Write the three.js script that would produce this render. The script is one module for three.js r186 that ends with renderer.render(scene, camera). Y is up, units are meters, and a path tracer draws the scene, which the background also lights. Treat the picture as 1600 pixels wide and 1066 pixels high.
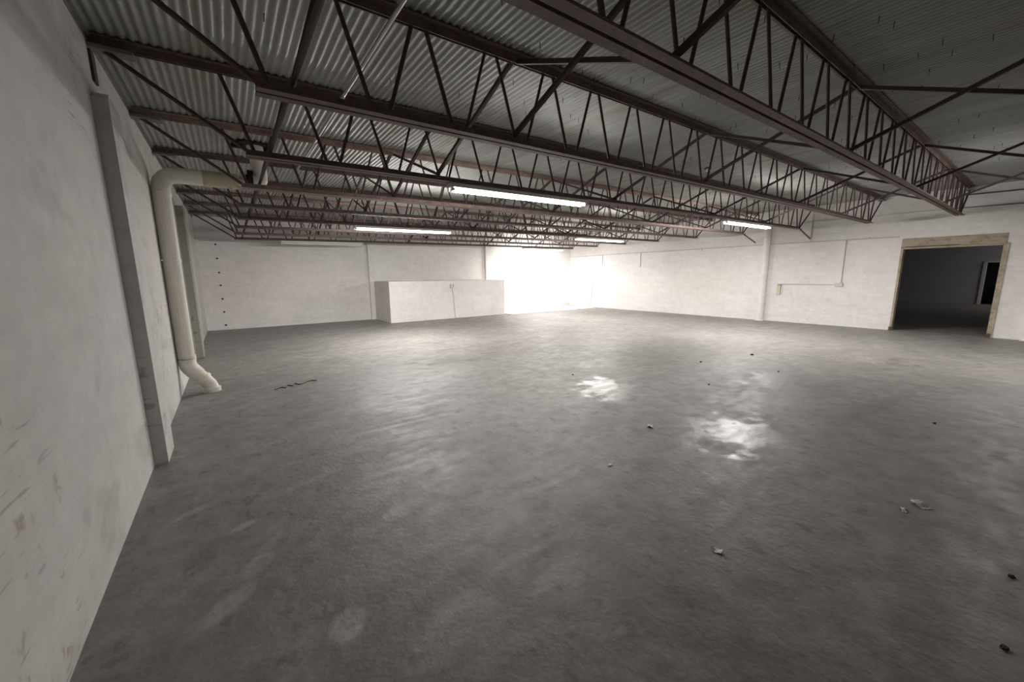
import * as THREE from 'three';
import { mergeGeometries } from 'three/addons/utils/BufferGeometryUtils.js';
import { RoundedBoxGeometry } from 'three/addons/geometries/RoundedBoxGeometry.js';
import { RectAreaLightUniformsLib } from 'three/addons/lights/RectAreaLightUniformsLib.js';

// ------------------------------------------------------------------ camera, exposure
const scene = new THREE.Scene();
scene.background = new THREE.Color(0x000000);            // a closed room: nothing outside gives light
const camera = new THREE.PerspectiveCamera(82.92, 1600 / 1066, 0.05, 120);
camera.position.set(0, 1.6, 0);
camera.rotation.set(-0.1662, -0.6262, -0.0098, 'YXZ');
const renderer = new THREE.WebGLRenderer({ antialias: true });
renderer.toneMapping = THREE.LinearToneMapping;
renderer.toneMappingExposure = 1.0;
renderer.shadowMap.enabled = true;
RectAreaLightUniformsLib.init();
const LAMP = 116;                                         // radiance of a lit fluorescent tube pair
const LAMP_COLOUR = new THREE.Color().setRGB(1.0, 0.955, 0.925);

// ------------------------------------------------------------------ the room's main measures (metres)
const XL = -0.69, XR = 14.97, ZB = -15.3, ZF = 7, DECK = 3.47;
const off = x => 0.0118 * (x - XL) + 0.022 * Math.sin(Math.PI * (x - XL) / (XR - XL));   // roof fall and camber
const JZ = j => -3.028 - 1.588 * j;                       // joist lines, j = -2 .. 7
const CB = 2.724;                                         // underside of the bottom chords before the fall

// ------------------------------------------------------------------ small helpers
let seed = 7;
const rnd = () => { seed = (seed * 1664525 + 1013904223) >>> 0; return seed / 4294967296; };
const hash = (x, y, s) => { let h = (x * 374761393 + y * 668265263 + s * 974711) | 0; h = Math.imul(h ^ (h >>> 13), 1274126177); h ^= h >>> 16; return (h >>> 0) / 4294967296; };
const sm = t => t * t * (3 - 2 * t);
const mod = (a, n) => ((a % n) + n) % n;
function vnoise(x, y, px, py, s) {                        // value noise that repeats every px, py cells
  const xi = Math.floor(x), yi = Math.floor(y), u = sm(x - xi), v = sm(y - yi);
  const a = mod(xi, px), b = mod(xi + 1, px), c = mod(yi, py), d = mod(yi + 1, py);
  const t = hash(a, c, s) * (1 - u) + hash(b, c, s) * u, w = hash(a, d, s) * (1 - u) + hash(b, d, s) * u;
  return t * (1 - v) + w * v;
}
function fbm(u, v, fx, fy, oct, s) {                      // u, v in 0..1
  let a = 0.5, r = 0, n = 0;
  for (let i = 0; i < oct; i++) { r += a * vnoise(u * fx, v * fy, fx, fy, s + i * 17); n += a; a *= 0.55; fx *= 2; fy *= 2; }
  return r / n;
}
const clamp = (x, a = 0, b = 1) => Math.min(b, Math.max(a, x));
const step = (a, b, x) => sm(clamp((x - a) / (b - a)));
function texture(w, h, fn, srgb = true) {                 // fn(u, v) -> [r, g, b] in 0..1 (display values)
  const d = new Uint8Array(w * h * 4);
  for (let j = 0; j < h; j++) for (let i = 0; i < w; i++) {
    const c = fn((i + 0.5) / w, (j + 0.5) / h), k = (j * w + i) * 4;
    d[k] = clamp(c[0]) * 255; d[k + 1] = clamp(c[1]) * 255; d[k + 2] = clamp(c[2]) * 255; d[k + 3] = 255;
  }
  const t = new THREE.DataTexture(d, w, h, THREE.RGBAFormat);
  t.wrapS = t.wrapT = THREE.RepeatWrapping; t.magFilter = THREE.LinearFilter; t.minFilter = THREE.LinearMipmapLinearFilter; t.generateMipmaps = true;
  if (srgb) t.colorSpace = THREE.SRGBColorSpace;
  t.needsUpdate = true;
  return t;
}
const rep = (t, x, y) => { t.repeat.set(1 / x, 1 / y); return t; };   // uv is in metres
function metric(g) {                                      // uv in metres from the way each face points
  g = g.index ? g.toNonIndexed() : g;
  const p = g.attributes.position, uv = new Float32Array(p.count * 2), a = new THREE.Vector3(), b = new THREE.Vector3(), c = new THREE.Vector3();
  for (let i = 0; i < p.count; i += 3) {
    a.fromBufferAttribute(p, i); b.fromBufferAttribute(p, i + 1); c.fromBufferAttribute(p, i + 2);
    const n = b.clone().sub(a).cross(c.clone().sub(a)), ax = Math.abs(n.x), ay = Math.abs(n.y), az = Math.abs(n.z);
    [a, b, c].forEach((v, k) => {
      const [s, t] = ax >= ay && ax >= az ? [v.z, v.y] : ay >= az ? [v.x, v.z] : [v.x, v.y];
      uv[(i + k) * 2] = s; uv[(i + k) * 2 + 1] = t;
    });
  }
  g.setAttribute('uv', new THREE.BufferAttribute(uv, 2));
  return g;
}
const box = (x0, x1, y0, y1, z0, z1) => metric(new THREE.BoxGeometry(Math.abs(x1 - x0), Math.abs(y1 - y0), Math.abs(z1 - z0)).translate((x0 + x1) / 2, (y0 + y1) / 2, (z0 + z1) / 2));
const rbox = (x0, x1, y0, y1, z0, z1, r) => metric(new RoundedBoxGeometry(Math.abs(x1 - x0), Math.abs(y1 - y0), Math.abs(z1 - z0), 2, r).translate((x0 + x1) / 2, (y0 + y1) / 2, (z0 + z1) / 2));
const V = (x, y, z) => new THREE.Vector3(x, y, z);
function rod(a, b, r, seg = 8, r2 = r) {
  const d = b.clone().sub(a), g = new THREE.CylinderGeometry(r2, r, d.length(), seg, 1);
  g.applyQuaternion(new THREE.Quaternion().setFromUnitVectors(V(0, 1, 0), d.clone().normalize()));
  return g.translate((a.x + b.x) / 2, (a.y + b.y) / 2, (a.z + b.z) / 2);
}
function bend(pts, r) {                                   // a polyline with rounded corners, as a curve
  const out = [pts[0]];
  for (let i = 1; i < pts.length - 1; i++) {
    const p = pts[i], a = pts[i - 1].clone().sub(p), b = pts[i + 1].clone().sub(p);
    const k = Math.min(r, a.length() * 0.49, b.length() * 0.49), s = p.clone().add(a.setLength(k)), e = p.clone().add(b.setLength(k));
    for (let t = 0; t <= 8; t++) { const q = t / 8; out.push(s.clone().multiplyScalar((1 - q) ** 2).addScaledVector(p, 2 * q * (1 - q)).addScaledVector(e, q * q)); }
  }
  out.push(pts[pts.length - 1]);
  const path = new THREE.CurvePath();
  for (let i = 0; i + 1 < out.length; i++) if (out[i].distanceTo(out[i + 1]) > 1e-4) path.add(new THREE.LineCurve3(out[i], out[i + 1]));
  return path;
}
const tube = (pts, r, bendR = 0.05, n = 40, seg = 8) => new THREE.TubeGeometry(bend(pts, bendR), n, r, seg, false);
const used = {};
const numbered = n => { const k = used[n] = (used[n] ?? -1) + 1; return k ? `${n}_${String(k).padStart(3, '0')}` : n; };
function mesh(name, geo, mat, parent) {
  const g = Array.isArray(geo) ? mergeGeometries(geo.map(q => q.index ? q.toNonIndexed() : q)) : geo;
  const m = new THREE.Mesh(g, mat); m.castShadow = m.receiveShadow = true;
  if (parent) { m.name = name; parent.add(m); } else { m.name = numbered(name); scene.add(m); }
  return m;
}
const part = mesh;
function thing(name, label, category, at = [0, 0, 0], group) {
  const o = new THREE.Group(); o.name = numbered(name); o.position.set(...at); scene.add(o);
  return tag(o, label, category, group);
}
function tag(o, label, category, group) { o.userData = { label, category }; if (group) o.userData.group = group; return o; }
function struct(name, geo, mat) { const m = new THREE.Mesh(geo, mat); m.name = name; m.castShadow = m.receiveShadow = true; m.userData.kind = 'structure'; scene.add(m); return m; }

// ------------------------------------------------------------------ materials
const lin = (r, g, b) => new THREE.Color().setRGB(r, g, b);
function wallMap(sd, dirt, tone) {                              // painted masonry: blotchy paint, scuffs, rust-coloured stains
  return texture(2048, 1024, (u, v) => {
    const broad = fbm(u, v, 6, 3, 4, sd), fine = fbm(u, v, 90, 45, 3, sd + 40), smear = fbm(u, v, 14, 40, 3, sd + 70);
    const area = step(0.48, 0.62, fbm(u, v, 5, 4, 2, sd + 88));
    const spot = area * step(0.66, 0.78, fbm(u, v, 60, 30, 4, sd + 90)) * step(0.3, 0.7, fbm(u, v, 240, 120, 2, sd + 95));
    const smudge = step(0.6, 0.78, fbm(u, v, 18, 12, 4, sd + 93)), scratch = area * step(0.72, 0.8, fbm(u, v, 34, 200, 3, sd + 97));
    const k = tone + 0.07 * (broad - 0.5) + 0.05 * (fine - 0.5) + 0.04 * (smear - 0.5) - dirt * (0.15 * spot + 0.05 * smudge + 0.12 * scratch);
    const warm = 0.012 * (fbm(u, v, 5, 4, 3, sd + 120) - 0.5) + dirt * 0.015 * spot;
    return [k + warm, k - 0.012, k - 0.022 - warm];
  });
}
const blockBump = texture(1024, 1024, (u, v) => {         // faint block courses (0.4 x 0.2 m) under thick paint; tile 1.6 m
  const row = Math.floor(v * 8), y = (v * 8) % 1, x = (u * 4 + (row % 2) * 0.5) % 1;
  const wob = 0.012 * (fbm(u, v, 30, 30, 2, 5) - 0.5);
  const jy = Math.min(y, 1 - y) + wob * 2, jx = Math.min(x, 1 - x) + wob;
  const joint = Math.min(step(0.01, 0.07, jy), step(0.005, 0.035, jx));
  const g = 0.55 + 0.28 * joint + 0.16 * (fbm(u, v, 64, 64, 3, 3) - 0.5) + 0.12 * (fbm(u, v, 10, 10, 3, 9) - 0.5);
  return [g, g, g];
}, false);
const grainBump = texture(512, 512, (u, v) => { const g = 0.5 + 0.5 * (fbm(u, v, 40, 40, 4, 21) - 0.5) + 0.4 * (fbm(u, v, 6, 6, 3, 22) - 0.5); return [g, g, g]; }, false);
rep(blockBump, 1.6, 1.6);
const grain1 = rep(grainBump, 0.8, 0.8);
const M = {};
M.wallDirty = new THREE.MeshStandardMaterial({ map: rep(wallMap(11, 1, 0.80), 8, 4), bumpMap: blockBump, bumpScale: 0.0022, roughness: 0.75 });
M.wall = new THREE.MeshStandardMaterial({ map: rep(wallMap(51, 0.35, 0.885), 8, 4), bumpMap: blockBump, bumpScale: 0.004, roughness: 0.72 });
M.wallShade = new THREE.MeshStandardMaterial({ color: 0xb9bdb6, map: M.wallDirty.map, bumpMap: grain1, bumpScale: 0.002, roughness: 0.8 });  // grey-green tint puts the pilaster's shade into the wall colour
M.white = new THREE.MeshStandardMaterial({ color: 0xe4e1dc, roughness: 0.6 });
const steelMap = rep(texture(512, 512, (u, v) => {        // oxide primer with dust and rust bloom
  const a = fbm(u, v, 8, 8, 4, 31), b = fbm(u, v, 40, 40, 3, 35), r = step(0.55, 0.75, fbm(u, v, 14, 14, 4, 38));
  const k = 0.40 + 0.16 * (a - 0.5) + 0.12 * (b - 0.5);
  return [k + 0.01 + 0.03 * r, k * 0.86 - 0.015 * r, k * 0.83 - 0.025 * r];
}), 0.9, 0.9);
M.steel = new THREE.MeshStandardMaterial({ map: steelMap, roughness: 0.68, metalness: 0.1 });
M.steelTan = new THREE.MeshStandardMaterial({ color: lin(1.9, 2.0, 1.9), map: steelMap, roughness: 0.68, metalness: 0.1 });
M.rodSteel = new THREE.MeshStandardMaterial({ color: lin(0.085, 0.048, 0.043), roughness: 0.65, metalness: 0.1 });
M.darkSteel = new THREE.MeshStandardMaterial({ color: lin(0.055, 0.04, 0.037), roughness: 0.7, metalness: 0.1 });
M.seat = new THREE.MeshStandardMaterial({ color: lin(0.20, 0.20, 0.185), roughness: 0.7 });
M.deck = new THREE.MeshStandardMaterial({
  map: rep(texture(1024, 1024, (u, v) => {                // galvanised sheet: streaks along the flutes, dull spangle
    const s = fbm(u, v, 96, 6, 3, 61), a = fbm(u, v, 6, 6, 4, 64), b = fbm(u, v, 120, 120, 2, 66), w = step(0.66, 0.8, fbm(u, v, 10, 5, 4, 69));
    const k = 0.585 + 0.10 * (s - 0.5) + 0.10 * (a - 0.5) + 0.05 * (b - 0.5) - 0.05 * w;
    return [k - 0.002 + 0.03 * w, k + 0.006, k - 0.012 - 0.02 * w];
  }), 4, 8), roughness: 0.5, metalness: 0.25, side: THREE.DoubleSide });
M.roof = new THREE.MeshStandardMaterial({ color: 0x777777, roughness: 0.9 });
M.galv = new THREE.MeshStandardMaterial({ color: 0x9fa09c, roughness: 0.45, metalness: 0.5 });
M.pipe = new THREE.MeshStandardMaterial({
  map: rep(texture(512, 512, (u, v) => { const a = fbm(u, v, 6, 6, 4, 81), y = step(0.5, 0.75, fbm(u, v, 4, 9, 4, 84)), b = fbm(u, v, 60, 60, 2, 87); const k = 0.88 + 0.07 * (a - 0.5) + 0.04 * (b - 0.5); return [k, k - 0.01 - 0.02 * y, k - 0.045 - 0.07 * y]; }), 1.3, 1.3), roughness: 0.62, bumpMap: grain1, bumpScale: 0.0015 });
M.sleeve = new THREE.MeshStandardMaterial({
  map: rep(texture(512, 512, (u, v) => { const a = fbm(u, v, 5, 8, 4, 91), d = step(0.58, 0.72, fbm(u, v, 7, 4, 4, 95)); const k = 0.73 + 0.08 * (a - 0.5); return [k - 0.12 * d, k - 0.02 - 0.12 * d, k - 0.12 - 0.08 * d]; }), 1, 1), roughness: 0.7 });
M.seam = new THREE.MeshStandardMaterial({ color: 0xb5a98d, roughness: 0.75 });
M.black = new THREE.MeshStandardMaterial({ color: 0x0d0d0e, roughness: 0.6 });
M.wood = new THREE.MeshStandardMaterial({
  map: rep(texture(512, 512, (u, v) => { const g = fbm(u, v, 4, 90, 3, 101), a = fbm(u, v, 4, 6, 3, 104), st = step(0.62, 0.74, fbm(u, v, 6, 10, 3, 108)); const k = 0.66 + 0.12 * (g - 0.5) + 0.1 * (a - 0.5) - 0.08 * st; return [k + 0.01, k - 0.04, k - 0.115]; }), 0.9, 0.9), roughness: 0.8 });
M.woodDark = new THREE.MeshStandardMaterial({ color: 0x5a4a39, roughness: 0.85 });
M.adjWall = new THREE.MeshStandardMaterial({ color: 0xd2d3d8, map: M.wall.map, roughness: 0.85 });
M.adjFloor = new THREE.MeshStandardMaterial({ color: 0x74716d, roughness: 0.95 });
M.paper = new THREE.MeshStandardMaterial({ color: 0xcfcac2, roughness: 0.8, side: THREE.DoubleSide });
M.dirt = new THREE.MeshStandardMaterial({ color: 0x2c2724, roughness: 0.95 });
M.clay = new THREE.MeshStandardMaterial({ color: 0x7d6f62, roughness: 0.95 });
M.ivory = new THREE.MeshStandardMaterial({ color: 0xc9c2ac, roughness: 0.55 });
M.conduit = new THREE.MeshStandardMaterial({ color: 0xc9c4bf, roughness: 0.5 });
M.emt = new THREE.MeshStandardMaterial({ color: 0xa9a69f, roughness: 0.35, metalness: 0.6 });
M.cable = new THREE.MeshStandardMaterial({ color: 0x4b4744, roughness: 0.6 });
M.tubeLit = new THREE.MeshStandardMaterial({ color: 0xffffff, emissive: new THREE.Color().setRGB(1, 0.98, 0.96), emissiveIntensity: 14, roughness: 0.3 });
M.tubeOff = new THREE.MeshStandardMaterial({ color: 0xe9e7e2, roughness: 0.25 });
M.housing = new THREE.MeshStandardMaterial({ color: 0xc2c1bd, roughness: 0.45 });

// ------------------------------------------------------------------ floor
{
  const x0 = XL - 0.2, x1 = XR + 0.2, z0 = ZB - 0.2, z1 = ZF + 0.2;
  const line = (a, b, d) => Array.from({ length: Math.round((b - a) / d) }, (_, i) => a + (b - a) * i / Math.round((b - a) / d));
  const xs = [...line(x0, 4.5, 0.025), ...line(4.5, x1, 0.06), x1], zs = [...line(z0, -4, 0.06), ...line(-4, 0.4, 0.025), ...line(0.4, z1, 0.15), z1];   // a finer grid where the floor is seen close
  const nx = xs.length - 1, nz = zs.length - 1, g = new THREE.PlaneGeometry(1, 1, nx, nz).rotateX(-Math.PI / 2);
  for (let j = 0; j <= nz; j++) for (let i = 0; i <= nx; i++) g.attributes.position.setXYZ(j * (nx + 1) + i, xs[i], 0, zs[j]);
  g.computeVertexNormals();
  const p = g.attributes.position, col = new Float32Array(p.count * 3), uv = g.attributes.uv;
  // scuffed, lighter patches where the photograph shows them: x, z, half length, half width, turn, strength
  const marks = [[0.28, -1.72, 0.085, 0.06, 0.9, 0.30], [-0.187, -2.188, 0.13, 0.07, 0.75, 0.2], [-0.043, -2.43, 0.09, 0.045, 0.9, 0.2], [0.752, -2.46, 0.10, 0.04, 0.25, 0.2], [-0.1, -2.9, 0.075, 0.03, 0.4, 0.22],
    [0.66, -1.42, 0.24, 0.10, 0.3, 0.17], [0.05, -2.62, 0.14, 0.03, 0.9, 0.09], [0.45, -3.3, 0.25, 0.04, 0.3, 0.09], [1.9, -2.2, 0.35, 0.16, 0.2, 0.07], [-0.38, -3.3, 0.12, 0.03, 0.6, 0.14], [0.45, -2.25, 0.04, 0.02, -0.5, 0.2], [1.35, -1.35, 0.3, 0.1, 0.4, 0.08], [0.1, -1.72, 0.16, 0.05, 0.9, 0.08]];
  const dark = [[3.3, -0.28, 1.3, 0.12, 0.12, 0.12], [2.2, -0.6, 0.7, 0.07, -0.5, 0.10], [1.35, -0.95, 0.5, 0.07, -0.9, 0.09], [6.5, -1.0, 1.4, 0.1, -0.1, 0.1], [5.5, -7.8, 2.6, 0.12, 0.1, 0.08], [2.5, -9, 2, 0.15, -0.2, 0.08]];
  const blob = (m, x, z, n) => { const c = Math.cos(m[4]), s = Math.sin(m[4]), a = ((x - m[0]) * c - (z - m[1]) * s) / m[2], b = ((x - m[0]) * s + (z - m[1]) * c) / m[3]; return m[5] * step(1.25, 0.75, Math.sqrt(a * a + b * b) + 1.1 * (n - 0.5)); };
  for (let i = 0; i < p.count; i++) {
    const x = p.getX(i), z = p.getZ(i), u = (x - x0) / 32, v = (z - z0) / 32;
    const r = 0.35, ur = (x * Math.cos(r) - z * Math.sin(r) + 40) / 64, vr = (x * Math.sin(r) + z * Math.cos(r) + 40) / 64;
    const n1 = fbm(u, v, 14, 14, 4, 201), n2 = fbm(ur, vr, 60, 190, 4, 211), n3 = fbm(ur, vr, 20, 8, 3, 221), n4 = fbm(u, v, 150, 150, 3, 231);
    let k = 0.265 * (1 + 0.42 * (n1 - 0.5) + 0.26 * (n2 - 0.5) + 0.2 * (n3 - 0.5) + 0.28 * (n4 - 0.5));
    for (const m of marks) k *= 1 + 2.2 * blob(m, x, z, n4);
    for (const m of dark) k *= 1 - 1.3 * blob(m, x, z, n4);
    const w = 1 + 0.03 * (n3 - 0.5);
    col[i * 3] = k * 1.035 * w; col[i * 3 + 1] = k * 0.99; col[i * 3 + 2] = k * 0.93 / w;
    uv.setXY(i, x, z);
  }
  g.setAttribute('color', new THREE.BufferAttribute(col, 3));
  const fine = rep(texture(1024, 1024, (u, v) => { const k = 0.90 + 0.22 * (fbm(u, v, 24, 24, 5, 241) - 0.5) + 0.10 * (fbm(u, v, 200, 200, 2, 245) - 0.5) - 0.11 * step(0.68, 0.8, fbm(u, v, 40, 26, 4, 249)) + 0.05 * step(0.7, 0.8, fbm(u, v, 34, 12, 4, 252)); return [k, k, k]; }), 2.4, 2.4);
  // worn, burnished patches of the slab among dull ones: x, z, radius
  const worn = [[4.02, -1.8, 0.55], [4.25, -3.5, 0.55], [6.6, -2.1, 0.5], [3.2, -6.6, 0.7], [8.5, -5.2, 0.8], [9.5, -1.8, 0.6]];
  const gloss = texture(1024, 1024, (u, v) => {
    const x = u * 16, z = (v - 1) * 16, a = fbm(u, v, 12, 12, 5, 261), b = fbm(u, v, 180, 180, 3, 266), c = fbm(u, v, 60, 220, 3, 268);
    let w = 0; for (const m of worn) { const d = Math.hypot(x - m[0], z - m[1]) / m[2]; if (d < 1.6) w = Math.max(w, step(1.15, 0.55, d + 2.2 * (fbm(u, v, 90, 110, 5, 270) - 0.5))); }
    const k = 0.57 + 0.2 * (a - 0.5) + 0.14 * (b - 0.5) + 0.2 * (c - 0.5) - 0.24 * w * (0.4 + 1.0 * b);
    return [k, k, k];
  }, false); rep(gloss, 16, 16);
  const fb = rep(texture(1024, 1024, (u, v) => { const k = 0.5 + 0.5 * (fbm(u, v, 60, 60, 4, 271) - 0.5) + 0.5 * (fbm(u, v, 9, 9, 3, 275) - 0.5); return [k, k, k]; }, false), 1.7, 1.7);
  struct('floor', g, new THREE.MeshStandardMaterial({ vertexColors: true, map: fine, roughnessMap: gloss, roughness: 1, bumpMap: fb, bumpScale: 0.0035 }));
  const base = part('slab', box(x0, x1, -0.25, -0.004, z0, z1), M.roof, scene.getObjectByName('floor'));
  base.userData.label = 'underside of the concrete slab';
}

// ------------------------------------------------------------------ walls
function prismX(pts, x0, x1, holes = []) {                // outline in (z, y), extruded along x
  const s = new THREE.Shape(pts.map(([z, y]) => new THREE.Vector2(z, y)));
  for (const h of holes) s.holes.push(new THREE.Path(h.map(([z, y]) => new THREE.Vector2(z, y))));
  const g = new THREE.ExtrudeGeometry(s, { depth: x1 - x0, bevelEnabled: false });   // local x = z, y = y, z = depth
  const p = g.attributes.position;
  for (let i = 0; i < p.count; i++) { const a = p.getX(i), d = p.getZ(i); p.setX(i, x1 - d); p.setZ(i, a); }
  g.computeVertexNormals();
  return metric(g);
}
function prismZ(pts, z0, z1) {
  const g = new THREE.ExtrudeGeometry(new THREE.Shape(pts.map(([x, y]) => new THREE.Vector2(x, y))), { depth: z1 - z0, bevelEnabled: false });
  return metric(g.translate(0, 0, z0));
}
const topAt = x => DECK + off(x) + 0.016;
const wallLeft = struct('wall_left', box(XL - 0.2, XL, 0, topAt(XL), ZB - 0.2, ZF + 0.2), M.wallDirty);
const slope = (z0, z1) => prismZ([[XL, 0], [XR, 0], ...Array.from({ length: 13 }, (_, i) => { const x = XR + (XL - XR) * i / 12; return [x, topAt(x)]; })], z0, z1);
const wallBack = struct('wall_back', slope(ZB - 0.2, ZB), M.wall);
struct('wall_front', slope(ZF, ZF + 0.2), M.wall);
const DZ0 = -2.46, DZ1 = -0.76, DH = 2.22;                // the doorway in the right wall
const wallRight = struct('wall_right', prismX([[ZB - 0.2, 0], [DZ0 - 0.05, 0], [DZ0 - 0.05, 2.5], [DZ1 + 0.09, 2.5], [DZ1 + 0.09, 0], [ZF + 0.2, 0], [ZF + 0.2, topAt(XR)], [ZB - 0.2, topAt(XR)]], XR, XR + 0.2), M.wall);
// pilasters
function pilaster(parent, g, m) { const o = part('pilaster', g, m, parent); return o; }
pilaster(wallLeft, prismX([[-4.79, 0], [-4.38, 0], [-4.38, 2.96], [-4.42, 3.0], [-4.6, 2.985], [-4.79, 3.0]], XL, -0.595), M.wallDirty);
pilaster(wallLeft, rbox(XL - 0.02, -0.565, 0, 3.0, -10.42, -10.0, 0.012), M.wallShade);
pilaster(wallLeft, rbox(XL - 0.02, -0.575, 0, 3.0, 0.9, 1.3, 0.012), M.wallDirty);
pilaster(wallBack, rbox(4.34, 4.76, 0, 3.32, ZB - 0.02, ZB + 0.11, 0.012), M.wall);
pilaster(wallBack, rbox(9.56, 9.98, 0, 3.36, ZB - 0.02, ZB + 0.11, 0.012), M.wall);
// steel angle closing the gap between the left wall and the deck
{ const g = [box(XL, XL + 0.03, DECK - 0.02, DECK - 0.014, ZB, ZF), box(XL, XL + 0.006, DECK - 0.05, DECK - 0.014, ZB, ZF)]; const o = struct('trim_1', mergeGeometries(g), M.seat); }

// ------------------------------------------------------------------ ceiling: corrugated deck
{
  const pitch = 0.0633, per = 8, n = Math.ceil((XR + 0.2 - XL + 0.2) / pitch * per), zs = [ZB - 0.2, -10, -5, -2, 0, 3, ZF + 0.2];
  const pos = [], uv = [], idx = [];
  for (let i = 0; i <= n; i++) {
    const x = XL - 0.2 + i * pitch / per, ph = i / per * Math.PI * 2, y = DECK + off(clamp(x, XL, XR)) + 0.008 * (1 + Math.cos(ph));
    for (const z of zs) { pos.push(x, y, z); uv.push(x, z); }
  }
  const w = zs.length;
  for (let i = 0; i < n; i++) for (let k = 0; k + 1 < w; k++) { const a = i * w + k; idx.push(a, a + w, a + 1, a + 1, a + w, a + w + 1); }
  const g = new THREE.BufferGeometry();
  g.setAttribute('position', new THREE.Float32BufferAttribute(pos, 3)); g.setAttribute('uv', new THREE.Float32BufferAttribute(uv, 2)); g.setIndex(idx); g.computeVertexNormals();
  const ceiling = struct('ceiling', g, M.deck);
  const rg = new THREE.BoxGeometry(XR - XL + 0.4, 0.1, ZF - ZB + 0.4, 16, 1, 1).translate((XL + XR) / 2, DECK + 0.075, (ZF + ZB) / 2), rp = rg.attributes.position;
  for (let i = 0; i < rp.count; i++) rp.setY(i, rp.getY(i) + off(clamp(rp.getX(i), XL, XR)));
  part('roof_board', metric(rg), M.roof, ceiling);
  // points of roof screws that come through the deck
  const sg = new THREE.CylinderGeometry(0.0042, 0.0026, 0.065, 5);
  const spots = [];
  for (let i = 0; i < 210; i++) {
    const x = 0.2 + rnd() * 11.5, z = i < 120 ? -0.2 - rnd() * 2.6 - (x > 6 ? 0 : 0.3) : -1.5 - rnd() * 5;
    const q = Math.round((x - XL + 0.2) / pitch - 0.5) + 0.5, xs = XL - 0.2 + q * pitch;
    spots.push([xs, z]);
  }
  for (const [x, z] of spots) { const s = part('roof_screw', sg, M.darkSteel, ceiling); s.position.set(x, DECK + off(x) - 0.02, z); s.rotation.set((rnd() - 0.5) * 0.3, 0, (rnd() - 0.5) * 0.3); }
}

// ------------------------------------------------------------------ open-web steel joists
function follow(g) { const p = g.attributes.position; for (let i = 0; i < p.count; i++) p.setY(i, p.getY(i) + off(p.getX(i))); g.computeVertexNormals(); return metric(g); }
const long = (x0, x1, y0, y1, z0, z1) => new THREE.BoxGeometry(x1 - x0, y1 - y0, z1 - z0, 14, 1, 1).translate((x0 + x1) / 2, (y0 + y1) / 2, (z0 + z1) / 2);
const CX0 = 0.26, CX1 = 14.03, NB = 22, PB = (13.88 - 0.39) / (NB - 1);
function makeJoist() {
  const t = thing('bar_joist', '', 'joist', [0, 0, JZ(0)]);
  const T = DECK - 0.002, leg = 0.064, th = 0.008, gap = 0.012;
  for (const s of [-1, 1]) {
    const zz = (a, b) => s > 0 ? [a, b] : [-b, -a];
    part('top_chord', follow(mergeGeometries([long(XL + 0.01, XR - 0.01, T - th, T, ...zz(gap, gap + leg)), long(XL + 0.01, XR - 0.01, T - leg, T - th, ...zz(gap, gap + th))])), M.steel, t);
    part('bottom_chord', follow(mergeGeometries([long(CX0, CX1, CB, CB + th, ...zz(gap, gap + leg)), long(CX0, CX1, CB + th, CB + leg, ...zz(gap, gap + th))])), M.steel, t);
  }
  const top = x => V(x, T - 0.035 + off(x), 0), bot = x => V(x, CB + 0.035 + off(x), 0);
  const web = (a, b, r) => part('web_bar', rod(a, b, r, 8), M.rodSteel, t);
  for (let i = 0; i < NB; i++) {
    const xb = 0.39 + PB * i, xt = xb + PB / 2, r = i < 2 || i > NB - 3 ? 0.0165 : 0.0135;
    if (i < NB - 1) { web(bot(xb + 0.06), top(xt - 0.05), r); web(bot(xb + PB - 0.06), top(xt + 0.05), r); }
  }
  web(top(0.12), bot(0.335), 0.0165); web(top(14.15), bot(13.94), 0.0165);
  web(V(XL + 0.07, T - 0.07 + off(XL), 0), bot(0.3), 0.018); web(V(XR - 0.07, T - 0.07 + off(XR), 0), bot(13.98), 0.018);
  for (const [x0, x1] of [[XL + 0.002, XL + 0.26], [XR - 0.26, XR - 0.002]]) part('bearing_seat', metric(box(x0, x1, T - 0.094 + off(x0), T - 0.066 + off(x0), -0.06, 0.06)), M.seat, t);
  return t;
}
const joistLabels = {
  '-2': 'bar joist just past the right edge, carrying the outer ends of the nearest braces',
  '-1': 'nearest bar joist, its slotted bottom chord crossing the top of the picture',
  '0': 'second nearest bar joist, its bottom chord above the largest strip light, without lamps',
  '1': 'bar joist whose bottom chord carries the largest lit strip light',
  '2': 'bar joist just behind the largest strip light, crossing the white drain elbow',
  '3': 'second bar joist behind the largest strip light, first behind the white drain elbow',
  '4': 'bar joist carrying the second row of lit strip lights',
  '5': 'third bar joist from the back wall, behind the second strip light row',
  '6': 'second bar joist from the back wall, without any lamp on it',
  '7': 'bar joist closest to the back wall, with an unlit strip light under it' };
const joist0 = makeJoist(); joist0.userData.label = joistLabels[0]; joist0.userData.group = 'bar joists under the roof deck';
const joists = { 0: joist0 };
for (const j of [-2, -1, 1, 2, 3, 4, 5, 6, 7]) {
  const c = joist0.clone(); c.name = numbered('bar_joist'); c.position.z = JZ(j); c.userData = { ...joist0.userData, label: joistLabels[j] }; scene.add(c); joists[j] = c;
}
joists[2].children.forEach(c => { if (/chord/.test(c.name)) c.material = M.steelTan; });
for (const j of [1, 2]) part('wall_strut', rod(V(13.97, CB + 0.03 + off(14), 0), V(XR, 2.672, 0), 0.021, 8), M.steel, joists[j]);
part('dark_mark_plate', rbox(XL, XL + 0.018, 3.13, 3.36, -0.055, 0.055, 0.004), M.darkSteel, joists[1]);  // added dark plate, standing in for the dark hole below the joist end

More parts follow.
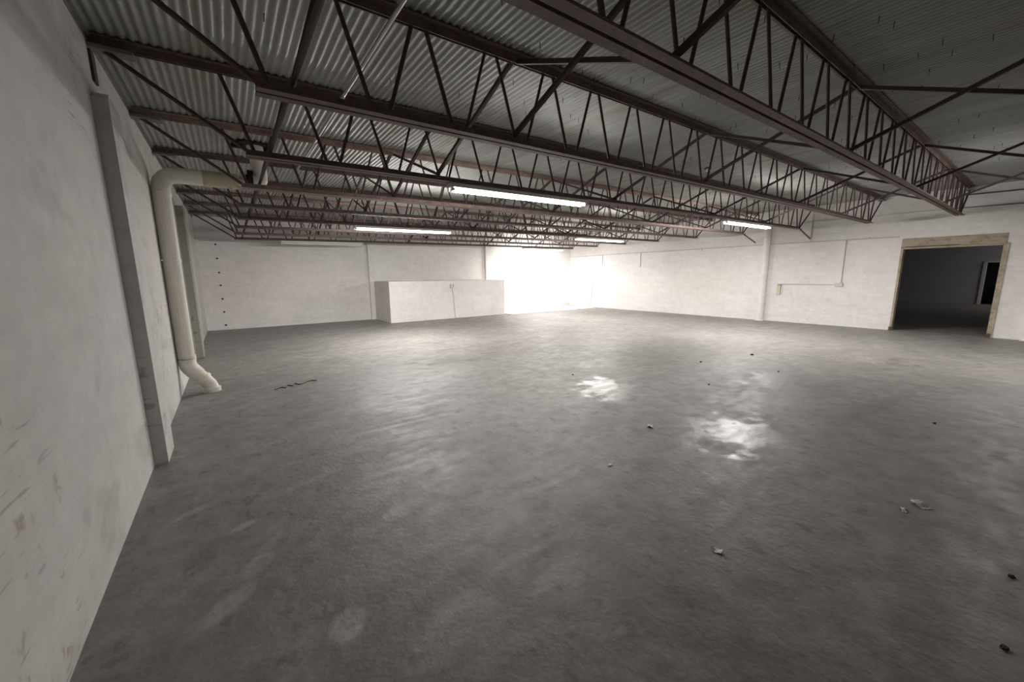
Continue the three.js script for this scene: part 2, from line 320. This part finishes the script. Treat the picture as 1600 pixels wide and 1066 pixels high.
// ------------------------------------------------------------------ cross bracing between the joists
const bayWords = { '-2': 'bay nearest the camera', '-1': 'second bay from the front', 0: 'third bay from the front', 1: 'bay behind the largest light', 2: 'fifth bay from the back wall', 3: 'fourth bay from the back wall', 4: 'third bay from the back wall', 5: 'second bay from the back wall', 6: 'last bay before the back wall' };
const rowWords = ['leftmost', 'second', 'third', 'rightmost'];
const braceGeo = {};
function angleBar(len, w) { return mergeGeometries([new THREE.BoxGeometry(w, 0.005, len).translate(0, 0, 0), new THREE.BoxGeometry(0.005, w, len).translate(-w / 2, w / 2, 0)]); }
[2.25, 5.55, 9.0, 11.65].forEach((x, r) => {
  for (let j = -2; j < 7; j++) for (const up of [0, 1]) {
    const hi = DECK - 0.06 + off(x), lo = CB + 0.06 + off(x), dz = 1.588, len = Math.hypot(hi - lo, dz);
    const g = braceGeo[r * 2 + up] ??= metric(angleBar(len, 0.032));
    const b = mesh('cross_brace', g, M.darkSteel);
    b.position.set(x + (up ? 0.024 : -0.024), (hi + lo) / 2, JZ(j) - dz / 2);
    b.rotation.x = Math.atan2(hi - lo, dz) * (up ? 1 : -1);
    tag(b, `dark brace in the ${rowWords[r]} row, ${bayWords[j]}, ${up ? 'rising' : 'falling'} toward the back`, 'brace', 'cross braces between the bar joists');
  }
});
{ // a straight bridging bar laid on the bottom chords near the left wall
  const o = mesh('bridging_bar', rod(V(0.47, CB + 0.1 + off(0.47), JZ(7) - 0.1), V(0.47, CB + 0.1 + off(0.47), JZ(-2) + 0.3), 0.018, 10), M.darkSteel);
  tag(o, 'long rusty bar running to the back wall on the left ends of the joists', 'bar');
}

// ------------------------------------------------------------------ strip lights
const litRow = { 1: 'front', 4: 'second', 7: 'back' };
const stripLight = (x, j, lit, label) => stripLightAt(x, CB + off(x), JZ(j), Math.atan2(off(x + 1) - off(x - 1), 2), lit, label);
function stripLightAt(x, y, z, sl, lit, label) {
  const L = 2.44;
  const t = thing('strip_light', label, 'strip light', [x, y, z], 'strip lights under the joists and in the dark room');
  t.rotation.z = sl;
  part('housing', [rbox(-L / 2, L / 2, -0.058, -0.006, -0.068, 0.068, 0.006)], M.housing, t);
  for (const s of [-0.8, 0.8]) part('hanger', box(s - 0.02, s + 0.02, -0.009, -0.001, -0.07, 0.07), M.galv, t);
  for (const z of [-0.046, 0.046]) {
    const tb = part('tube', rod(V(-L / 2 + 0.03, -0.082, z), V(L / 2 - 0.03, -0.082, z), 0.019, 12), lit ? M.tubeLit : M.tubeOff, t);
    for (const s of [-1, 1]) part('end_cap', rod(V(s * (L / 2 - 0.05), -0.082, z), V(s * (L / 2 - 0.028), -0.082, z), 0.0198, 12), M.galv, tb);
    for (const s of [-1, 1]) part('lampholder', rbox(s * (L / 2 - 0.004), s * (L / 2 - 0.03), -0.104, -0.055, z - 0.014, z + 0.014, 0.004), M.white, t);
  }
  if (lit) {
    for (const [tilt, w, dy, dz] of [[0, 0.10, -0.106, 0], [1.2, 0.05, -0.085, 0.062], [-1.2, 0.05, -0.085, -0.062]]) {   // the tubes shine down and to both sides
      const a = new THREE.RectAreaLight(LAMP_COLOUR, LAMP * lit, L - 0.08, w);
      a.position.set(0, dy, dz); a.rotation.set(-Math.PI / 2 - tilt, 0, 0); t.add(a);
    }
  }
}
stripLight(3.60, 1, 0.58, 'largest lit strip light, hung under a joist in the middle of the picture');
stripLight(10.66, 1, 2.1, 'lit strip light in front of the right wall, left of the white column');
stripLight(3.64, 4, 2.2, 'lit strip light above the left part of the low white enclosure');
stripLight(10.62, 4, 1.75, 'lit strip light above the bright back corner, second one of the middle row');
stripLight(12.1, 7, 2.0, 'lit strip light closest to the bright back corner, under the last joist');
stripLight(10.66, -2, 0.75, 'lit strip light outside the picture to the right, nearest the doorway');
stripLight(2.66, 7, 0, 'unlit white strip light on the last joist, high on the back wall at left');

// ------------------------------------------------------------------ low enclosure and painted curb slab by the back wall
{
  const t = thing('low_enclosure', 'low white block enclosure standing against the back wall', 'enclosure', [6.95, 0, -14.35]);
  part('block_wall', rbox(4.5 - 6.95, 9.4 - 6.95, 0, 1.46, ZB + 0.112 + 14.35, -13.5 + 14.35, 0.01), M.wall, t);
  const s = thing('switch_box', 'small grey switch box with a thin conduit down the front of the low enclosure', 'switch box', [6.92, 1.25, -13.5]);
  part('box_body', rbox(-0.06, 0.06, -0.08, 0.08, 0, 0.05, 0.006), M.conduit, s);
  part('lever', rbox(0.06, 0.085, -0.02, 0.06, 0.01, 0.035, 0.004), M.cable, s);
  part('conduit', tube([V(0.02, -0.08, 0.016), V(0.06, -0.35, 0.016), V(0.1, -1.0, 0.016), V(0.13, -1.25, 0.016)], 0.011, 0.2), M.conduit, s);
  const c = mesh('curb_slab', rbox(9.42, 14.5, 0, 0.035, ZB + 0.001, -13.05, 0.008), M.wall);
  tag(c, 'thin white painted slab on the floor in the bright back corner', 'slab');
}

// ------------------------------------------------------------------ doorway in the right wall, dark room behind
{
  const d = new THREE.Group(); d.name = 'door_1'; d.userData.kind = 'structure'; scene.add(d);
  part('jamb', rbox(XR - 0.012, XR + 0.2, 0, 2.25, DZ0 - 0.05, DZ0, 0.004), M.wood, d);
  part('jamb', rbox(XR - 0.02, XR + 0.2, 0, 2.27, DZ1, DZ1 + 0.09, 0.004), M.wood, d);
  part('lintel', rbox(XR - 0.015, XR + 0.2, 2.265, 2.5, DZ0 - 0.05, DZ1 + 0.04, 0.006), M.wood, d);
  part('head_board', rbox(XR - 0.022, XR + 0.2, DH, 2.262, DZ0, DZ1, 0.004), M.wood, d);
  part('lintel_end', rbox(XR + 0.0, XR + 0.2, 2.275, 2.5, DZ1 + 0.04, DZ1 + 0.09, 0.002), M.wall, d);
  part('lintel_batten', rbox(XR - 0.03, XR - 0.014, 2.27, 2.288, DZ0 + 0.02, DZ0 + 1.0, 0.003), M.woodDark, d);
  for (const z of [DZ0 - 0.03, DZ1 + 0.03]) part('base_block', rbox(XR - 0.035, XR - 0.01, 0, 0.1, z - 0.03, z + 0.03, 0.005), M.woodDark, d);
  const AX = 30.24, a0 = XR + 0.2, za = -10, zb = 4.5;
  struct('wall_adjoining_far', prismX([[za, 0], [-1.93, 0], [-1.93, 2.04], [-1.0, 2.04], [-1.0, 0], [zb, 0], [zb, 3.4], [za, 3.4]], AX, AX + 0.2), M.adjWall);
  struct('wall_adjoining_left', box(a0, AX + 0.2, 0, 3.4, za - 0.2, za), M.adjWall);
  struct('wall_adjoining_right', box(a0, AX + 0.2, 0, 3.4, zb, zb + 0.2), M.adjWall);
  struct('floor_adjoining', box(a0 + 0.002, AX + 2.4, -0.2, -0.001, za - 0.2, zb + 0.2), M.adjFloor);
  struct('ceiling_adjoining', box(a0, AX + 2.4, 3.4, 3.6, za - 0.2, zb + 0.2), M.adjWall);
  const f = new THREE.Group(); f.name = 'door_2'; f.userData.kind = 'structure'; scene.add(f);
  for (const z of [-1.98, -0.95]) part('jamb', rbox(AX - 0.03, AX + 0.2, 0, 2.09, z - 0.06, z + 0.055, 0.004), M.white, f);
  part('head', rbox(AX - 0.03, AX + 0.2, 2.035, 2.11, -1.92, -1.01, 0.004), M.white, f);
  stripLightAt(28.9, 3.4, 3.2, 0, 0.9, 'added faint strip light, out of sight, brightening the far wall of the dark room');  // unseen lamp added to lift the brightness of the dark room's wall
  struct('wall_closet', mergeGeometries([box(AX + 2.2, AX + 2.4, 0, 3.4, -4, 2), box(AX + 0.2, AX + 2.2, 0, 3.4, -4.2, -4), box(AX + 0.2, AX + 2.2, 0, 3.4, 2, 2.2)]), M.adjWall);
}

// ------------------------------------------------------------------ columns, conduits and boxes on the right wall
for (const [z, label] of [[-5.79, 'white round column against the right wall, between the strip light and the doorway'], [-0.12, 'white round column at the right edge of the picture, beyond the doorway']]) {
  const t = thing('wall_column', label, 'column', [XR - 0.085, 0, z]);
  part('shaft', metric(new THREE.CylinderGeometry(0.1, 0.1, 3.5, 28)).translate(0, 1.75, 0), M.wall, t);
  part('base_plate', rbox(-0.13, 0.085, 0, 0.014, -0.13, 0.13, 0.003), M.white, t);
}
{
  const x = XR - 0.016;
  const t = thing('wall_conduit', 'long white conduit running along the right wall at door-head height with short drops', 'conduit', [0, 0, 0]);
  part('run', rod(V(x, 2.575, ZB + 0.05), V(x, 2.575, -5.9), 0.014), M.conduit, t);
  part('run', rod(V(x, 2.575, -5.68), V(x, 2.56, -2.58), 0.014), M.conduit, t);
  for (const [z, y] of [[-13.04, 2.1], [-10.85, 1.96], [-8.08, 2.49], [-3.71, 1.31]]) part('drop', rod(V(x, 2.57, z), V(x, y, z), 0.013), M.conduit, t);
  part('run', rod(V(x, 1.255, -3.75), V(x, 1.255, -5.25), 0.012), M.conduit, t);
  part('box', rbox(XR - 0.05, XR, 1.19, 1.31, -3.84, -3.66, 0.008), M.conduit, t);
  for (const z of [-14.2, -12, -9.4, -7, -4.6, -3.2]) part('clip', rbox(XR - 0.034, XR, 2.55, 2.60, z - 0.012, z + 0.012, 0.004), M.conduit, t);
  const b = thing('wall_box', 'narrow ivory box mounted on the right wall beside the white column', 'electrical box', [XR - 0.03, 1.08, -5.33]);
  part('cover', rbox(-0.03, 0.03, -0.17, 0.17, -0.055, 0.055, 0.008), M.ivory, b);
  part('cap', rbox(-0.036, 0.03, 0.12, 0.18, -0.03, 0.06, 0.006), M.galv, b);
  const r = thing('riser_conduit', 'thin vertical conduit on the right wall above the strut of the lamp joist', 'conduit', [x, 0, -4.6]);
  part('pipe', rod(V(0, 2.66, 0), V(0, 3.6, 0), 0.013), M.conduit, r);
  const w = thing('white_cable', 'thin cable strung high along the right wall behind the joist ends', 'cable', [0, 0, 0]);
  part('strand', rod(V(x, 3.19, -5.2), V(x, 3.17, -1.6), 0.008), M.conduit, w);
  part('strand', rod(V(x, 3.17, -1.6), V(x, 3.1, 1.2), 0.010), M.cable, w);
  const u = thing('grey_conduit', 'dark grey conduit just under the deck on the right wall, at the right edge', 'conduit', [0, 0, 0]);
  part('pipe', rod(V(x, 3.47, -1.5), V(x, 3.40, 1.6), 0.014), M.cable, u);
  part('fitting', rbox(x - 0.03, x + 0.014, 3.44, 3.5, -1.56, -1.46, 0.005), M.galv, u);
  const cw = mesh('corner_conduit', tube([V(XR - 0.015, 1.24, -13.62), V(XR - 0.015, 0.5, -13.7), V(XR - 0.015, 0.12, -13.8), V(XR - 0.03, 0.04, -13.9)], 0.012, 0.2), M.conduit);
  tag(cw, 'short white conduit low on the right wall by the bright back corner', 'conduit');
}

// ------------------------------------------------------------------ anchor holes on the back wall, wire on the left
[2.66, 2.234, 1.803, 1.407, 0.987, 0.571, 0.15].forEach((y, i) => {
  const words = ['topmost', 'second from top', 'third from top', 'middle', 'third from bottom', 'second from bottom', 'bottom'];
  const t = thing('anchor_bolt', `${words[i]} of the small dark anchors in a column on the back wall`, 'anchor', [-0.21, y, ZB], 'dark anchors on the back wall');
  part('head', new THREE.CylinderGeometry(0.022, 0.026, 0.03, 8).rotateX(Math.PI / 2).translate(0, 0, 0.015), M.black, t);
});
{
  const t = thing('ceiling_conduit', 'thin pale conduit running through the joist webs toward the back wall, left of centre', 'conduit', [0, 0, 0]);
  const y = 3.315, x = 1.075;
  part('pipe', rod(V(x, y, 1.5), V(x, y, -7.9), 0.0155, 10), M.emt, t);
  for (const z of [-0.4, -4.2]) part('coupling', rod(V(x, y, z), V(x, y, z - 0.06), 0.02, 10), M.galv, t);
  const s = thing('deck_stub', 'small white stub added in place of a bright spot in the deck behind the second joist', 'added stub', [7.6, DECK + off(7.6), -4.1]);
  part('stub', rod(V(0, 0.01, 0), V(0, -0.05, 0), 0.035, 12), M.white, s);  // added white piece, standing in for a bright bent hole in the deck
  part('collar', rod(V(0, 0.004, 0), V(0, -0.012, 0), 0.06, 12), M.darkSteel, s);
}

// ------------------------------------------------------------------ roof drain: drop, arm along the ceiling, riser down the left wall
{
  const Z = -6.94, t = thing('drain_pipe', 'fat white roof drain pipe bending down the left wall to the floor', 'drain pipe', [-0.585, 0, Z]);
  const P = (x, y, z = 0) => V(x + 0.585, y, z);
  part('riser', tube([P(-0.585, 0.5), P(-0.585, 2.95), P(-0.12, 2.95)], 0.1, 0.2, 60, 24), M.pipe, t);
  part('insulation_sleeve', [rod(P(-0.14, 2.95), P(0.26, 2.955), 0.103, 24)], M.sleeve, t).userData.label = 'yellowed insulation sleeve';
  part('neck', rod(P(0.25, 2.96), P(0.42, 2.975), 0.06, 20), M.pipe, t);
  part('coupling', [rod(P(0.375, 3.0), P(0.435, 3.0), 0.135, 20), rod(P(0.352, 2.985), P(0.38, 2.985), 0.085, 20)], M.black, t).userData.label = 'black rubber coupling';
  part('drop_elbow', tube([P(0.43, 2.98), P(0.53, 2.985), P(0.53, 3.2)], 0.092, 0.1, 24, 20), M.pipe, t);
  part('drop', rod(P(0.53, 3.16), P(0.505, 3.486), 0.094, 24, 0.106), M.pipe, t);
  part('drop_band', rod(P(0.52, 3.34), P(0.52, 3.352), 0.105, 24), M.seam, t);
  part('strap', mergeGeometries([new THREE.TorusGeometry(0.1, 0.004, 6, 28).scale(1, 1, 5).rotateX(Math.PI / 2).translate(0, 1.85, 0), rod(V(-0.09, 1.85, 0.05), V(-0.09, 1.85, 0.1), 0.012)]), M.white, t);
  part('joint_ring', new THREE.TorusGeometry(0.1, 0.006, 6, 28).rotateX(Math.PI / 2).translate(0, 0.55, 0), M.pipe, t);
  part('joint_ring', new THREE.TorusGeometry(0.1, 0.006, 6, 28).rotateX(Math.PI / 2).translate(0, 2.72, 0), M.pipe, t);
  part('jacket_seam', [rbox(0.088, 0.106, 0.56, 2.66, 0.0, 0.022, 0.005)], M.seam, t).userData.label = 'tan stained seam of the jacket';
  part('foot_elbow', tube([P(-0.585, 0.52), P(-0.585, 0.40), P(-0.49, 0.27)], 0.1, 0.1, 20, 24), M.pipe, t);
  part('foot_pipe', rod(P(-0.50, 0.285), P(-0.40, 0.15), 0.09, 24), M.pipe, t);
  part('foot_collar', rod(P(-0.452, 0.22), P(-0.425, 0.184), 0.105, 24), M.pipe, t);
  part('foot_elbow', tube([P(-0.415, 0.17), P(-0.365, 0.10), P(-0.355, 0.0)], 0.088, 0.07, 16, 24), M.pipe, t);
  part('floor_collar', rod(P(-0.355, 0.0), P(-0.355, 0.06), 0.106, 24), M.pipe, t);
  // black sheet and blocks standing in for the dark holes round the pipe
  const s = thing('deck_hole_fill', 'ragged black sheet standing in for the dark hole in the deck around the drain pipe', 'dark sheet', [0.48, DECK + off(0.48), Z]);
  const sh = new THREE.Shape(); for (let i = 0; i < 22; i++) { const a = i / 22 * Math.PI * 2, r = 0.19 + 0.05 * hash(i, 3, 5) + 0.03 * Math.cos(2 * a); i ? sh.lineTo(Math.cos(a) * r, Math.sin(a) * r) : sh.moveTo(r, 0); }
  part('hole_sheet', metric(new THREE.ExtrudeGeometry(sh, { depth: 0.025, bevelEnabled: false }).rotateX(Math.PI / 2)), M.black, s);
  part('clamp', rbox(-0.26, -0.12, -0.075, -0.02, -0.03, 0.03, 0.008), M.black, s);
  part('clamp', rbox(0.12, 0.2, -0.1, -0.02, -0.04, 0.04, 0.008), M.black, s);
}

// ------------------------------------------------------------------ litter on the floor
function scrap(x, z, w, d, h, label, turn, mat = M.paper) {
  const g = new THREE.PlaneGeometry(w, d, 7, 6).rotateX(-Math.PI / 2), p = g.attributes.position, s = Math.floor(x * 97 + z * 31);
  for (let i = 0; i < p.count; i++) {
    const u = p.getX(i) / w, v = p.getZ(i) / d, n = hash(i, 1, s);
    p.setXYZ(i, p.getX(i) * (0.8 + 0.35 * n), 0.003 + h * Math.max(0, Math.cos(u * 5 + s) * 0.5 + 0.5 * hash(i, 2, s)) * (1 - Math.abs(v)), p.getZ(i) * (0.75 + 0.4 * hash(i, 4, s)));
  }
  g.computeVertexNormals();
  const o = mesh('paper_scrap', g, mat); o.position.set(x, 0, z); o.rotation.y = turn;
  return tag(o, label, 'paper scrap', 'paper scraps on the floor');
}
scrap(3.498, -2.321, 0.11, 0.06, 0.022, 'small white paper scrap on the floor in front of the bright sheen patch', 0.5);
scrap(3.73, -0.331, 0.10, 0.07, 0.03, 'largest crumpled white scrap on the floor at right, the right one of a pair', 0.9);
scrap(3.56, -0.385, 0.07, 0.03, 0.02, 'thin pale scrap on the floor at right, just left of a larger crumpled one', 0.3);
scrap(2.151, -0.946, 0.06, 0.045, 0.018, 'small pale scrap alone on the floor, right of centre in the foreground', 1.8);
scrap(2.473, -2.009, 0.05, 0.03, 0.008, 'faint flat scrap on the floor near the middle of the picture', 0.2);
function lump(x, z, r, label, mat = M.dirt) {
  const g = new THREE.IcosahedronGeometry(r, 1), p = g.attributes.position, s = Math.floor(x * 53 + z * 29);
  for (let i = 0; i < p.count; i++) { const a = p.getX(i), b = p.getY(i), c = p.getZ(i), k = 0.7 + 0.6 * hash(Math.round(a * 900 / r), Math.round(b * 900 / r), s + Math.round(c * 900 / r)); p.setXYZ(i, a * k * 1.3, (b + r) * k * 0.5, c * k); }
  g.computeVertexNormals();
  const o = mesh('dirt_clod', g, mat); o.position.set(x, 0, z);
  return tag(o, label, 'dirt clod', 'dark dirt clods on the floor');
}
lump(5.959, -0.534, 0.014, 'dark clod lying alone on the floor toward the doorway');
lump(3.19, 0.08, 0.013, 'dark clod at the right edge of the floor, farther of two');
lump(2.53, 0.086, 0.013, 'dark clod at the lower right corner of the floor');
lump(8.31, -3.311, 0.026, 'large dark clod on the bright floor in front of the white column');
lump(4.393, -4.387, 0.014, 'tiny dark clod on the bright floor in the middle of the room');
lump(6.9, -3.6, 0.02, 'brown clod left of a larger dark one on the bright floor', M.clay);
lump(7.2, -2.45, 0.014, 'small dark clod on the floor between the bright sheen and the doorway');
lump(5.55, -2.75, 0.013, 'small dark clod just beyond the bright sheen patch on the floor');
{
  const pts = [[0.38, -6.42], [0.47, -6.5], [0.52, -6.44], [0.56, -6.58], [0.62, -6.5], [0.66, -6.62], [0.72, -6.52], [0.8, -6.6], [0.9, -6.66], [0.95, -6.6], [0.98, -6.72]].map(([x, z]) => V(x, 0.008, z));
  const o = mesh('wire_scrap', new THREE.TubeGeometry(new THREE.CatmullRomCurve3(pts), 70, 0.008, 5), M.clay);
  tag(o, 'tangled brown wire scrap on the floor right of the drain pipe foot', 'wire');
}
scene.traverse(o => { if (o.isMesh) o.castShadow = o.receiveShadow = true; });
renderer.render(scene, camera);
